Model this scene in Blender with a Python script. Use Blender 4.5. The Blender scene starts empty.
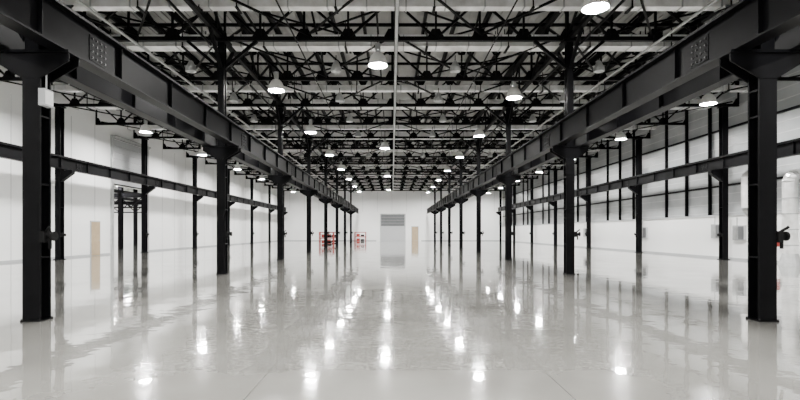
import bpy, math, random
from mathutils import Vector, Matrix
random.seed(3)
S=10.1; Y0=9.26; XL=-6.85; XR=7.14; XW=20.4; WALL=21.3; YF=92.0; YB=-8.0
ZB=9.4; ZT=11.2
# ---------------- materials
def mat(name,col,rough=.5,metal=0,spec=.5,noise=None,bump=None,coat=0,emit=None,var=0.06):
    m=bpy.data.materials.new(name); m.use_nodes=True
    nt=m.node_tree; b=nt.nodes['Principled BSDF']
    b.inputs['Base Color'].default_value=(*col,1); b.inputs['Roughness'].default_value=rough
    b.inputs['Metallic'].default_value=metal; b.inputs['Specular IOR Level'].default_value=spec
    b.inputs['Coat Weight'].default_value=coat
    tc=nt.nodes.new('ShaderNodeTexCoord')
    if noise:
        n=nt.nodes.new('ShaderNodeTexNoise'); n.inputs['Scale'].default_value=noise; n.inputs['Detail'].default_value=5
        nt.links.new(tc.outputs['Object'],n.inputs['Vector'])
        r=nt.nodes.new('ShaderNodeValToRGB')
        r.color_ramp.elements[0].position=.3; r.color_ramp.elements[1].position=.7
        r.color_ramp.elements[0].color=(*[c*(1-var) for c in col],1)
        r.color_ramp.elements[1].color=(*[min(1,c*(1+var)) for c in col],1)
        nt.links.new(n.outputs['Fac'],r.inputs['Fac']); nt.links.new(r.outputs['Color'],b.inputs['Base Color'])
    if bump:
        n2=nt.nodes.new('ShaderNodeTexNoise'); n2.inputs['Scale'].default_value=bump[0]; n2.inputs['Detail'].default_value=2
        nt.links.new(tc.outputs['Object'],n2.inputs['Vector'])
        bp=nt.nodes.new('ShaderNodeBump'); bp.inputs['Strength'].default_value=bump[1]; bp.inputs['Distance'].default_value=bump[2]
        nt.links.new(n2.outputs['Fac'],bp.inputs['Height']); nt.links.new(bp.outputs['Normal'],b.inputs['Normal'])
    if emit:
        b.inputs['Emission Color'].default_value=(*emit[0],1); b.inputs['Emission Strength'].default_value=emit[1]
    return m
STEEL=mat('black_painted_steel',(.0022,.0022,.0027),.42,0,.06,noise=3,var=.3)
STEELR=mat('roof_black_steel',(.002,.002,.0022),.5,0,.07,noise=3,var=.3)
BOLT=mat('bolt_steel',(.012,.012,.013),.35,.2)
WHITE=mat('white_wall_paint',(.88,.885,.88),.55,noise=.4,var=.02)
SEAM=mat('panel_seam',(.5,.51,.51),.6)
CLAD=mat('grey_cladding',(.36,.372,.38),.35,.1,noise=.7,var=.15)
DECK=mat('roof_deck_metal',(.42,.42,.41),.5,.1,noise=.8,var=.2)
FOIL=mat('duct_foil',(.86,.86,.84),.34,.55,noise=2,var=.2,bump=(6,.6,.04))
GALV=mat('galvanised_steel',(.45,.46,.46),.4,.6,noise=4,var=.15)
GREY=mat('grey_shutter',(.12,.125,.13),.5,noise=2)
LGREY=mat('light_grey_panel',(.42,.43,.44),.5)
BEIGE=mat('beige_door_wood',(.38,.29,.18),.45,noise=3,var=.1)
RED=mat('red_paint',(.30,.025,.018),.4,noise=3)
REFL=mat('lamp_reflector',(.88,.88,.86),.3,.2)
LAMP=mat('lamp_lens',(1,1,1),.5,emit=((1.0,.985,.955),1120))
DARK=mat('dark_rubber',(.004,.004,.004),.6,spec=.1)
# floor
FLOOR=mat('epoxy_floor',(.60,.59,.55),.07,0,.2,coat=1.0)
nt=FLOOR.node_tree; b=nt.nodes['Principled BSDF']; tc=[n for n in nt.nodes if n.type=='TEX_COORD'][0]
b.inputs['Coat IOR'].default_value=1.75
def noise(sc,det,src=None):
    n=nt.nodes.new('ShaderNodeTexNoise'); n.inputs['Scale'].default_value=sc; n.inputs['Detail'].default_value=det
    nt.links.new(src or tc.outputs['Object'],n.inputs['Vector']); return n
n=noise(.35,7)
r=nt.nodes.new('ShaderNodeValToRGB'); r.color_ramp.elements[0].position=.36; r.color_ramp.elements[1].position=.62
r.color_ramp.elements[0].color=(.215,.210,.193,1); r.color_ramp.elements[1].color=(.305,.30,.277,1)
nt.links.new(n.outputs['Fac'],r.inputs['Fac'])
br=nt.nodes.new('ShaderNodeTexBrick'); br.offset=0; br.inputs['Scale'].default_value=1
br.inputs['Brick Width'].default_value=3.36; br.inputs['Row Height'].default_value=3.36; br.inputs['Mortar Size'].default_value=.01
br.inputs['Color1'].default_value=(1,1,1,1); br.inputs['Color2'].default_value=(.92,.92,.92,1); br.inputs['Mortar'].default_value=(.65,.65,.65,1)
mp=nt.nodes.new('ShaderNodeMapping'); mp.inputs['Location'].default_value=(1.5,.8,0)
nt.links.new(tc.outputs['Object'],mp.inputs['Vector']); nt.links.new(mp.outputs['Vector'],br.inputs['Vector'])
mx=nt.nodes.new('ShaderNodeMix'); mx.data_type='RGBA'; mx.blend_type='MULTIPLY'; mx.inputs[0].default_value=1
nt.links.new(r.outputs['Color'],mx.inputs[6]); nt.links.new(br.outputs['Color'],mx.inputs[7]); nt.links.new(mx.outputs[2],b.inputs['Base Color'])
nb=noise(1.3,3)
bp=nt.nodes.new('ShaderNodeBump'); bp.inputs['Strength'].default_value=.42; bp.inputs['Distance'].default_value=.012
nt.links.new(nb.outputs['Fac'],bp.inputs['Height']); nt.links.new(bp.outputs['Normal'],b.inputs['Normal']); nt.links.new(bp.outputs['Normal'],b.inputs['Coat Normal'])
nr=noise(.6,4)
mr=nt.nodes.new('ShaderNodeMapRange'); mr.inputs['From Min'].default_value=.3; mr.inputs['From Max'].default_value=.7; mr.inputs['To Min'].default_value=.06; mr.inputs['To Max'].default_value=.2
nt.links.new(nr.outputs['Fac'],mr.inputs['Value']); nt.links.new(mr.outputs['Result'],b.inputs['Roughness'])
mr2=nt.nodes.new('ShaderNodeMapRange'); mr2.inputs['From Min'].default_value=.35; mr2.inputs['From Max'].default_value=.7; mr2.inputs['To Min'].default_value=.008; mr2.inputs['To Max'].default_value=.045
nt.links.new(nr.outputs['Fac'],mr2.inputs['Value']); nt.links.new(mr2.outputs['Result'],b.inputs['Coat Roughness'])

# ---------------- mesh builder
class MB:
    def __init__(s): s.v=[];s.f=[];s.m=[];s.mats=[]
    def mi(s,m):
        if m not in s.mats: s.mats.append(m)
        return s.mats.index(m)
    def add(s,vs,fs,m):
        o=len(s.v); s.v+= [tuple(v) for v in vs]; k=s.mi(m)
        for f in fs: s.f.append([i+o for i in f]); s.m.append(k)
    def box(s,x0,x1,y0,y1,z0,z1,m):
        vs=[(x,y,z) for x in(x0,x1) for y in(y0,y1) for z in(z0,z1)]
        s.add(vs,[(0,1,3,2),(4,6,7,5),(0,4,5,1),(2,3,7,6),(0,2,6,4),(1,5,7,3)],m)
    def bar(s,p,q,w,h,m):
        p=Vector(p);q=Vector(q);d=(q-p).normalized()
        up=Vector((0,0,1)) if abs(d.z)<.95 else Vector((0,1,0))
        a=d.cross(up).normalized(); c=a.cross(d).normalized()
        vs=[]
        for e in(p,q):
            for i,j in((-1,-1),(1,-1),(1,1),(-1,1)): vs.append(e+a*i*w/2+c*j*h/2)
        s.add(vs,[(0,3,2,1),(4,5,6,7),(0,1,5,4),(1,2,6,5),(2,3,7,6),(3,0,4,7)],m)
    def cyl(s,p,q,r,m,n=10,r2=None,caps=True):
        p=Vector(p);q=Vector(q);d=(q-p).normalized()
        up=Vector((0,0,1)) if abs(d.z)<.95 else Vector((0,1,0))
        a=d.cross(up).normalized(); c=a.cross(d).normalized(); r2=r if r2 is None else r2
        vs=[]
        for e,rr in((p,r),(q,r2)):
            for i in range(n):
                t=2*math.pi*i/n; vs.append(e+a*math.cos(t)*rr+c*math.sin(t)*rr)
        fs=[(i,(i+1)%n,n+(i+1)%n,n+i) for i in range(n)]
        if caps: fs+=[tuple(range(n))[::-1],tuple(range(n,2*n))]
        s.add(vs,fs,m)
    def lathe(s,c,prof,m,n=20):
        vs=[];fs=[]
        for r_,z in prof:
            for i in range(n):
                t=2*math.pi*i/n; vs.append((c[0]+r_*math.cos(t),c[1]+r_*math.sin(t),c[2]+z))
        for k in range(len(prof)-1):
            for i in range(n): fs.append((k*n+i,k*n+(i+1)%n,(k+1)*n+(i+1)%n,(k+1)*n+i))
        s.add(vs,fs,m)
    def prism(s,pts,axis,a,b_,m):
        n=len(pts)
        def mk(u,v,w):
            return (u,w,v) if axis=='y' else ((w,u,v) if axis=='x' else (u,v,w))
        vs=[mk(u,v,a) for u,v in pts]+[mk(u,v,b_) for u,v in pts]
        fs=[tuple(range(n)),tuple(range(n,2*n))[::-1]]+[(i,n+i,n+(i+1)%n,(i+1)%n) for i in range(n)]
        s.add(vs,fs,m)
    def mesh(s,name):
        me=bpy.data.meshes.new(name); me.from_pydata(s.v,[],s.f)
        for m in s.mats: me.materials.append(m)
        me.polygons.foreach_set('material_index',s.m); me.update()
        import bmesh
        bm=bmesh.new(); bm.from_mesh(me); bmesh.ops.recalc_face_normals(bm,faces=bm.faces); bm.to_mesh(me); bm.free()
        return me
def put(name,me,loc=(0,0,0),rz=0,parent=None,sx=1):
    if isinstance(me,MB): me=me.mesh(name)
    o=bpy.data.objects.new(name,me); bpy.context.scene.collection.objects.link(o)
    o.location=loc; o.rotation_euler=(0,0,rz); o.scale=(sx,1,1)
    if parent: o.parent=parent
    return o

# ---------------- shell
m=MB(); m.box(-WALL-.3,WALL+.3,YB-.3,YF+.3,-.3,0,FLOOR); m.box(-38,-WALL-.3,30,70,-.3,0,FLOOR); put('floor',m)
GY0,GY1,GZ=36.4,41.7,5.3
m=MB()
m.box(-WALL-.3,-WALL,YB,GY0,0,ZT+.4,WHITE); m.box(-WALL-.3,-WALL,GY1,YF,0,ZT+.4,WHITE); m.box(-WALL-.3,-WALL,GY0,GY1,GZ,ZT+.4,WHITE)
y=YB+2
while y<YF-1:
    if not(GY0-.2<y<GY1+.2): m.box(-WALL,-WALL+.012,y-.02,y+.02,0,9.4,SEAM)
    y+=S/4
put('wall_left',m)
m=MB(); 
m.box(WALL,WALL+.3,YB,YF,0,ZT+.4,CLAD)
z=2.9
while z<11:
    m.box(WALL-.02,WALL,YB,YF,z,z+.05,SEAM); z+=.6
put('wall_right',m)
m=MB(); m.box(WALL-.25,WALL-.03,YB,YF-.05,0,2.72,WHITE); m.box(WALL-.32,WALL-.03,YB,YF-.05,2.72,2.8,LGREY); put('wall_right_lower_panel',m)
m=MB(); m.box(-WALL,WALL,YF,YF+.3,0,ZT+.4,WHITE)
for i in range(-7,8):
    m.box(i*2.8-.02,i*2.8+.02,YF-.012,YF,5.6,9.4,SEAM)
put('wall_back',m)
m=MB(); m.box(-WALL,WALL,YB-.3,YB,0,ZT+.4,WHITE); put('wall_front',m)
m=MB(); m.box(-WALL-.3,WALL+.3,YB-.3,YF+.3,ZT+.4,ZT+.6,DECK)
x=-WALL
while x<WALL:
    m.box(x,x+.12,YB,YF,ZT+.33,ZT+.4,DECK); x+=.35
m.box(-38,-WALL-.3,30,70,8,8.2,DECK)
put('ceiling',m)
m=MB(); m.box(-38.2,-38,30,70,0,8,WHITE); m.box(-38,-WALL-.3,70,70.2,0,8,WHITE); m.box(-38,-WALL-.3,29.8,30,0,8,WHITE); put('wall_annex',m)
m=MB(); m.box(-WALL,-WALL+.03,YB,GY0-.2,0,.12,LGREY); m.box(-WALL,-WALL+.03,GY1+.2,YF,0,.12,LGREY); put('baseboard_left',m)
m=MB(); m.box(WALL-.28,WALL-.25,YB,YF-.05,0,.12,LGREY); put('baseboard_right',m)
m=MB(); m.box(-WALL,-3,YF-.03,YF,0,.12,LGREY); m.box(5.6,WALL-.3,YF-.03,YF,0,.12,LGREY); put('baseboard_back',m)

# ---------------- main columns
def hsec(m,w,d,z0,z1,t=.035,rot=False,cx=0,cy=0,M=STEEL):
    m.box(cx-w/2,cx+w/2,cy-d/2,cy-d/2+t,z0,z1,M); m.box(cx-w/2,cx+w/2,cy+d/2-t,cy+d/2,z0,z1,M)
    m.box(cx-t/2,cx+t/2,cy-d/2+t,cy+d/2-t,z0,z1,M)
CW=.335; CD=.30
def column(m):
    m.box(-.19,.19,-.18,.18,0,.025,STEEL)
    for sx in(-1,1):
        for sy in(-1,1): m.cyl((sx*.175,sy*.165,.025),(sx*.175,sy*.165,.05),.012,BOLT,6)
    hsec(m,CW,CD,.025,5.1,.035)
    hsec(m,.26,.28,5.1,ZB,.03)
    for z in(1.2,2.6,3.9,4.4):
        m.box(-.16,.16,-.12,.12,z,z+.03,STEEL)
    for y in(-.16,.13):
        m.prism([(-.72,5.12),(.72,5.12),(.72,4.95),(.17,4.62),(-.17,4.62),(-.72,4.95)],'y',y,y+.03,STEEL)
    m.box(-.74,.74,-.2,.2,5.1,5.15,STEEL)
    for s in(-1,1):
        for y in(-.18,.14): m.prism([(s*.13,6.15),(s*.6,6.15),(s*.5,6.05),(s*.3,5.85),(s*.25,5.5),(s*.13,5.3)],'y',y,y+.04,STEEL)
    for s in(-1,1):
        m.bar((0,s*.15,8.3),(0,s*1.3,ZB),.12,.12,STEEL); m.bar((s*.1,0,8.3),(s*1.4,0,ZB),.12,.12,STEEL)
    m.box(-.3,.3,-.3,.3,ZB-.1,ZB,STEEL)
mc=MB(); column(mc); mcol=mc.mesh('steel_column')
ys=[Y0+S*k for k in range(-1,8)]
for X in(XL,XR):
    for y in ys: put('steel_column',mcol,(X,y,0))
def crane(L,z0,z1,w):
    m=MB(); t=.035
    m.box(-w/2,w/2,0,L,z0,z0+t,STEEL); m.box(-w/2,w/2,0,L,z1-t,z1,STEEL); m.box(-.015,.015,0,L,z0+t,z1-t,STEEL)
    m.box(-.04,.04,0,L,z1,z1+.1,STEEL)
    y=.4
    while y<L:
        m.box(-w/2+.06,w/2-.06,y,y+.02,z0+t,z1-t,STEEL); y+=S/4
    return m
def splice(m,y,z0,z1,sides=(-1,1)):
    for s in sides:
        x=s*.03; m.box(min(x,0),max(x,0),y-.3,y+.3,z0+.15,z1-.15,STEEL)
        for i in range(4):
            for j in range(4):
                yy=y-.22+.147*i; zz=z0+.22+(z1-z0-.44)*j/3
                m.cyl((x,yy,zz),(x+s*.02,yy,zz),.022,BOLT,6)
L=YF-1-YB-2
cb=crane(L,5.15,5.98,.32)
for k in range(-1,8): splice(cb,Y0+S*k+1.05-(YB+1),5.15,5.98)
cbm=cb.mesh('crane_runway_beam')
for X in(XL,XR):
    for s in(-1,1): put('crane_runway_beam',cbm,(X+s*.52,YB+1,0))
wb=crane(L,5.5,6.2,.3)
for k in range(-1,8): splice(wb,Y0+S*k+1.05-(YB+1),5.5,6.2)
wbm=wb.mesh('wall_crane_beam')
put('crane_runway_beam',wbm,(-XW+.5,YB+1,0)); put('crane_runway_beam',wbm,(XW-.5,YB+1,0))
def wcol(sg):
    m=MB(); m.box(-.22,.22,-.25,.25,0,.04,STEEL)
    hsec(m,.34,.36,.04,ZB,.03)
    m.prism([(0,5.48),(sg*.85,5.48),(sg*.85,5.3),(sg*.15,4.8),(0,4.8)],'y',-.15,.15,STEEL)
    for z in(1.5,3.2): m.box(-.17,.17,-.18,.18,z,z+.03,STEEL)
    m.box(-.25,.25,-.25,.25,ZB-.06,ZB,STEEL)
    return m.mesh('wall_column')
wl=wcol(1); wr=wcol(-1)
for k in range(-1,9):
    y=Y0+S*k
    if y<YF-.5:
        put('steel_column',wl,(-XW,y,0)); put('steel_column',wr,(XW-.05,y,0))
m=MB()
y=Y0-S
while y<YF-.3:
    for dy in(S/4,S/2,3*S/4):
        if y+dy<YF-.2:
            m.box(WALL-.22,WALL-.02,y+dy-.05,y+dy+.05,2.8,ZT,STEEL)
    y+=S
for z in(4.6,8.2):
    m.box(WALL-.14,WALL-.02,YB,YF-.05,z,z+.12,STEEL)
put('cladding_frame',m)

# ---------------- roof trusses
def truss(x0,x1,n,c=.16,d=.09):
    m=MB()
    m.box(x0,x1,-c/2,c/2,ZB,ZB+c,STEELR); m.box(x0,x1,-c/2,c/2,ZT-c,ZT,STEELR)
    dx=(x1-x0)/n
    for i in range(n+1):
        x=x0+i*dx
        m.box(x-.04,x+.04,-.04,.04,ZB,ZT,STEELR)
        if i<n:
            a,b2=((x,ZB+.1),(x+dx,ZT-.1)) if i%2 else ((x,ZT-.1),(x+dx,ZB+.1))
            m.bar((a[0],0,a[1]),(b2[0],0,b2[1]),d,d,STEELR)
        m.prism([(x-.35,ZB+.14),(x+.35,ZB+.14),(x+.15,ZB+.5),(x-.15,ZB+.5)] ,'y',-.015,.015,STEELR)
        m.prism([(x-.35,ZT-.14),(x+.35,ZT-.14),(x+.15,ZT-.5),(x-.15,ZT-.5)] ,'y',-.015,.015,STEELR)
    return m
tm=truss(-WALL+.05,WALL-.05,24).mesh('roof_truss')
ty=[]
y=Y0-S
while y<YF-1:
    put('roof_truss',tm,(0,y,0)); ty.append(y); y+=S/2
m=truss(0,L,40); lt=m.mesh('longitudinal_truss')
for X in(XL,XR,0.17,-13.6,13.8):
    o=put('roof_truss',lt,(X,YB+1,0),math.pi/2)
m=MB()
x=-WALL+.4
while x<WALL:
    m.box(x-.06,x+.06,YB,YF,ZT,ZT+.33,STEELR); x+=1.4
put('roof_purlins',m)
m=MB()
for k in range(len(ty)-1):
    m.box(-WALL+.05,WALL-.05,ty[k]+S/4-.06,ty[k]+S/4+.06,ZT-.12,ZT,STEELR)
    for a,b2 in((-20.9,-13.6),(-13.6,XL),(XL,0.17),(.17,XR),(XR,13.8),(13.8,20.9)):
        mid=(a+b2)/2
        m.bar((a,ty[k],ZB+.22),(mid,ty[k+1],ZB+.22),.07,.07,STEELR)
        m.bar((b2,ty[k],ZB+.3),(mid,ty[k+1],ZB+.3),.07,.07,STEELR)
        m.bar((a,ty[k],ZT-.2),(b2,ty[k+1],ZT-.2),.07,.07,STEELR); m.bar((b2,ty[k],ZT-.3),(a,ty[k+1],ZT-.3),.07,.07,STEELR)
        m.bar((mid,ty[k],ZB+.1),(mid,ty[k+1],ZT-.1),.08,.08,STEELR) if k%2 else m.bar((mid,ty[k],ZT-.1),(mid,ty[k+1],ZB+.1),.08,.08,STEELR)
put('roof_bracing',m)
# ---------------- ducts and pipes
def duct(x0,x1,h=.5,w=.6):
    m=MB(); m.box(x0,x1,-w/2,w/2,0,h,FOIL)
    x=x0
    while x<=x1:
        m.box(x-.025,x+.025,-w/2-.03,w/2+.03,-.03,h+.03,GALV); x+=1.4
    x=x0+1
    while x<x1:
        m.box(x-.05,x+.05,-w/2-.08,w/2+.08,-.07,-.03,STEELR)
        for s in(-1,1): m.box(x-.02,x+.02,s*(w/2+.06)-.02,s*(w/2+.06)+.02,-.05,1.0,STEELR)
        x+=3.5
    return m.mesh('air_duct')
dA=duct(-20.5,20.5); dB=duct(-20.5,20.5,.3,.35)
for i,y in enumerate(ty[:-1]):
    put('air_duct',dA if i%2==0 else dB,(0,y+1.6 if i%2==0 else y+2.9,ZB+.3))
    if i%2==0: put('air_duct',dB,(0,y+3.6,ZB+1.0))
def pipes(name,lst,M):
    m=MB()
    for x,z,r_ in lst: m.cyl((x,YB+.1,z),(x,YF-.05,z),r_,M,8)
    y=YB+2
    while y<YF-1:
        for x,z,r_ in lst: m.box(x-.02,x+.02,y-.02,y+.02,z,ZB+.2,STEELR); m.cyl((x,y-.04,z),(x,y+.04,z),r_+.02,GALV,8)
        y+=S/2
    put(name,m)
pipes('sprinkler_pipe',[(.17,9.2,.06)],GALV)
pipes('sprinkler_pipe',[(-10.2,9.22,.05),(10.5,9.22,.05)],GALV)
pipes('conduit_pipe',[(-7.25,9.2,.05),(7.5,9.2,.05),(-16.4,9.2,.05),(16.5,9.2,.05),(-3.8,9.3,.03),(4.1,9.3,.03)],STEELR)
m=MB()
for X in(-12,12):
    m.box(X-.25,X+.25,YB+1,YF-1,ZB-.28,ZB-.26,GALV); m.box(X-.25,X-.23,YB+1,YF-1,ZB-.28,ZB-.16,GALV); m.box(X+.23,X+.25,YB+1,YF-1,ZB-.28,ZB-.16,GALV)
    for y in ty[1:]:
        m.box(X-.27,X-.25,y-.02,y+.02,ZB-.28,ZB+.02,STEELR); m.box(X+.25,X+.27,y-.02,y+.02,ZB-.28,ZB+.02,STEELR)
put('cable_tray',m)

# ---------------- lamps
def lampmesh(top):
    m=MB()
    m.cyl((0,0,.60),(0,0,.9),.12,GALV,14); m.cyl((0,0,.52),(0,0,.60),.09,GALV,12)
    m.lathe((0,0,0),[(.10,.54),(.18,.50),(.27,.40),(.34,.27),(.385,.12),(.405,0),(.42,-.02),(.40,-.03),(.385,0),(.37,.12),(.32,.27),(.25,.38),(.09,.48)],REFL,24)
    n=16; m.add([(.36*math.cos(2*math.pi*i/n),.36*math.sin(2*math.pi*i/n),.02) for i in range(n)],[tuple(range(n))],LAMP)
    m.cyl((0,0,.9),(0,0,top),.02,STEELR,6)
    return m.mesh('high_bay_lamp')
ZL=8.76
lm=lampmesh(10.25-ZL); lm_annex_fill=lampmesh(1.2)
def lamp(x,y,z=ZL,me=None): 
    put('high_bay_lamp',me or lm,(x,y,z))
for k in range(-2,8):
    if 13.9+S*k<YF-2:
        lamp(-5.76,13.8+S*k); lamp(6.4,15.1+S*k)
    lamp(-17.4,13.7+S*k); lamp(17.4,16.3+S*k)
for k in range(-1,4): lamp(-.6,20.3+20.2*k)
m=MB()
for X in(-5.76,6.4,-17.4,17.4,-.6): m.box(X-.04,X+.04,YB,YF-.05,10.25,10.32,STEELR)
put('lamp_rail',m)
for x,y in((-30,38),(-26,45),(-33,46),(-30,53),(-26,60),(-33,60),(-30,66)): lamp(x,y,6.75,lm_annex_fill)  # unseen lamps added only to brighten the annex behind the gate

m=MB(); m.lathe((0,0,0),[(.05,.5),(.1,.45),(.24,.15),(.24,.0),(.18,0),(.05,.05)],GALV,14); m.cyl((0,0,.48),(0,0,.75),.02,STEELR,6)
um=m.mesh('ceiling_diffuser')
for y in(22,27,32,37,47,57):
    for x in(-9,-2.6,3.0,9.4): put('ceiling_diffuser',um,(x+random.uniform(-.4,.4),y,ZB-.35))

# ---------------- column fittings
def fitting(s):
    m=MB()
    m.box(0,s*.1,-.1,.1,-.1,.12,DARK); m.cyl((s*.1,0,.02),(s*.2,0,.02),.04,DARK,10); m.cyl((s*.2,0,.02),(s*.24,0,.02),.09,DARK,12)
    m.cyl((s*.06,-.02,.08),(s*.2,-.1,.2),.025,DARK,8); m.cyl((s*.14,0,0),(s*.14,0,-.22),.03,DARK,8)
    return m.mesh('column_valve')
fl=fitting(1); fr=fitting(-1)
for k in range(-1,8):
    y=Y0+S*k
    put('column_valve',fl,(XL+CW/2+.003,y-.08,1.6)); put('column_valve',fl,(XR+CW/2+.003,y-.08,1.6))
    if k<=6: put('column_valve',fl,(-XW+.173,y-.1,1.5)); put('column_valve',fr,(XW-.05-.173,y-.1,1.5))
m=MB(); m.box(0,.12,-.12,.12,0,.32,LGREY); m.box(.12,.13,-.1,.1,.03,.29,WHITE); m.cyl((.07,0,.32),(.07,0,.9),.015,LGREY,6)
jb=m.mesh('junction_box')
put('junction_box',jb,(XL+CW/2+.003,Y0-.08,4.1))

# ---------------- gate in left wall (raised sectional door)
m=MB()
for i in range(7):
    z=GZ+.02+i*.5; m.box(-WALL+.02,-WALL+.08,GY0+.05,GY1-.05,z,z+.47,LGREY)
for y in(GY0,GY1-.05): m.box(-WALL,-WALL+.14,y-.1,y+.15,0,8.9,GALV)
m.box(-WALL,-WALL+.2,GY0-.1,GY1+.1,8.85,9.05,GALV)
m.cyl((-WALL+.3,GY0,9.0),(-WALL+.3,GY1,9.0),.07,GALV,10)
m.box(-WALL+.08,-WALL+.1,GY0+.1,GY1-.1,GZ+.0,GZ+.1,DARK)
put('door_1',m)
m=MB(); y=34.4
m.box(-WALL,-WALL+.06,y-.55,y+.55,0,2.5,LGREY); m.box(-WALL+.06,-WALL+.09,y-.48,y+.48,.02,2.42,BEIGE); m.cyl((-WALL+.09,y+.38,1.1),(-WALL+.15,y+.38,1.1),.03,GALV,8)
m.bar((-WALL+.15,y+.38,1.1),(-WALL+.15,y+.24,1.1),.02,.02,GALV)
put('door_2',m)
m=MB(); m.box(-2.3,2.6,YF-.1,YF,0,5.2,GALV)
for i in range(9):
    z=.04+i*.56; m.box(-2.1,2.4,YF-.16,YF-.1,z,z+.53,GREY if z>2.4 else LGREY)
put('door_3',m)
m=MB(); m.box(3.7,5.1,YF-.06,YF,0,2.8,LGREY); m.box(3.8,5.0,YF-.1,YF-.06,.02,2.7,BEIGE); m.cyl((4.8,YF-.1,1.2),(4.8,YF-.16,1.2),.04,GALV,8); put('door_4',m)
m=MB()
for y in(46,58):
    for x in(-36,-31,-26): hsec(m,.35,.35,0,8,.03,cx=x,cy=y)
    m.box(-37.8,-22,y-.15,y+.15,5,5.4,STEEL); m.box(-37.8,-22,y-.06,y+.06,4.0,4.12,STEEL)
    for x in range(-37,-23,2): m.bar((x,y,4.1),(x+1,y,5),.08,.08,STEEL); m.bar((x+1,y,5),(x+2,y,4.1),.08,.08,STEEL)
for x in(-36,-31,-26): m.box(x-.12,x+.12,40,68,5.4,5.7,STEEL)
put('annex_steel_frame',m)
m=MB()
for i in range(5):
    x=-36.5+i*3
    m.box(x,x+2.2,69.9,70,3.2,5.6,LGREY)
    m.box(x+.1,x+1.05,69.86,69.9,3.3,5.5,CLAD); m.box(x+1.15,x+2.1,69.86,69.9,3.3,5.5,CLAD)
put('window_1',m)

# ---------------- red racks
def rack(w,d,h,lv):
    m=MB()
    for x in(0,w):
        for y in(0,d): m.box(x-.06,x+.06,y-.06,y+.06,0,h,RED)
        for i in range(3): m.bar((x,0,h*i/3),(x,d,h*(i+1)/3),.04,.04,RED)
    for i in range(1,lv+1):
        z=h*i/lv-.12
        for y in(0,d): m.box(0,w,y-.04,y+.04,z,z+.12,RED)
        m.box(0,w,0,d,z+.12,z+.14,GALV)
    for i in range(lv):
        z=h*i/lv+.04
        m.box(.3,w*.45,.1,d-.1,z,z+h/lv*.55,RED); m.box(w*.55,w-.3,.1,d-.1,z,z+h/lv*.4,STEEL)
    return m.mesh('pallet_rack')
rk=rack(2.0,1.1,1.7,2)
for x,y in((-10.6,70),(-10.9,78),(-6.9,89)): put('pallet_rack',rk,(x,y,0))

# ---------------- right wall items
m=MB(); m.box(-.12,0,-.5,.5,0,.9,LGREY); m.box(-.14,-.12,-.44,0.0,.06,.84,GREY); m.box(-.14,-.12,.05,.44,.06,.84,GALV); m.cyl((-.06,.2,.9),(-.06,.2,1.4),.025,GALV,6)
eb=m.mesh('electrical_cabinet')
for y,z in((29.0,1.2),(31,1.3),(40,1.2),(52,1.2)): put('electrical_cabinet',eb,(WALL-.255,y,z))
m=MB(); m.cyl((-.12,0,0),(-.12,0,.5),.08,RED,12); m.cyl((-.12,0,.5),(-.12,0,.58),.035,DARK,8); m.bar((-.12,0,.58),(-.25,0,.54),.03,.03,DARK); m.bar((-.14,.05,.56),(-.2,.12,.2),.02,.02,DARK); m.box(-.05,0,-.06,.06,.1,.4,GALV)
fe=m.mesh('fire_extinguisher')
for y in(26.0,): put('fire_extinguisher',fe,(WALL-.255,y,.9))
m=MB()
path=[(WALL-.1,4.6)]+[(WALL-.55-.35*math.sin(a),4.25+.35*math.cos(a)) for a in [0,.4,.8,1.2,1.57]]+[(WALL-.9,2.2),(WALL-.9,.35)]
for a,b2 in zip(path[:-1],path[1:]):
    m.cyl((a[0],0,a[1]),(b2[0],0,b2[1]),.33,FOIL,18)
m.cyl((WALL-.9,0,.6),(WALL-.9,0,0),.33,GALV,18,r2=.5)
for z in(1,1.8,2.6,3.4): m.cyl((WALL-.9,0,z),(WALL-.9,0,z+.05),.36,GALV,18)
ve=m.mesh('ventilation_duct')
put('ventilation_duct',ve,(0,24.6,0))
m=MB()
m.cyl((WALL-.6,0,3.1),(WALL-.6,0,4.9),.28,FOIL,16); m.cyl((WALL-.6,0,4.9),(WALL-.15,0,5.3),.28,FOIL,16); m.cyl((WALL-.6,0,3.1),(WALL-.25,0,2.7),.28,GALV,16)
put('ventilation_duct',m.mesh('vd'),(0,28,0))

w=bpy.data.worlds.new('world'); bpy.context.scene.world=w; w.use_nodes=True
w.node_tree.nodes['Background'].inputs[0].default_value=(.9,.95,1,1); w.node_tree.nodes['Background'].inputs[1].default_value=.5
c=bpy.data.cameras.new('camera'); co=bpy.data.objects.new('camera',c); bpy.context.scene.collection.objects.link(co)
co.location=(0,0,1.7); co.rotation_euler=(math.pi/2,0,0); c.lens=21.6; c.sensor_width=36; c.shift_x=.01; c.shift_y=.04; c.clip_end=500
bpy.context.scene.camera=co
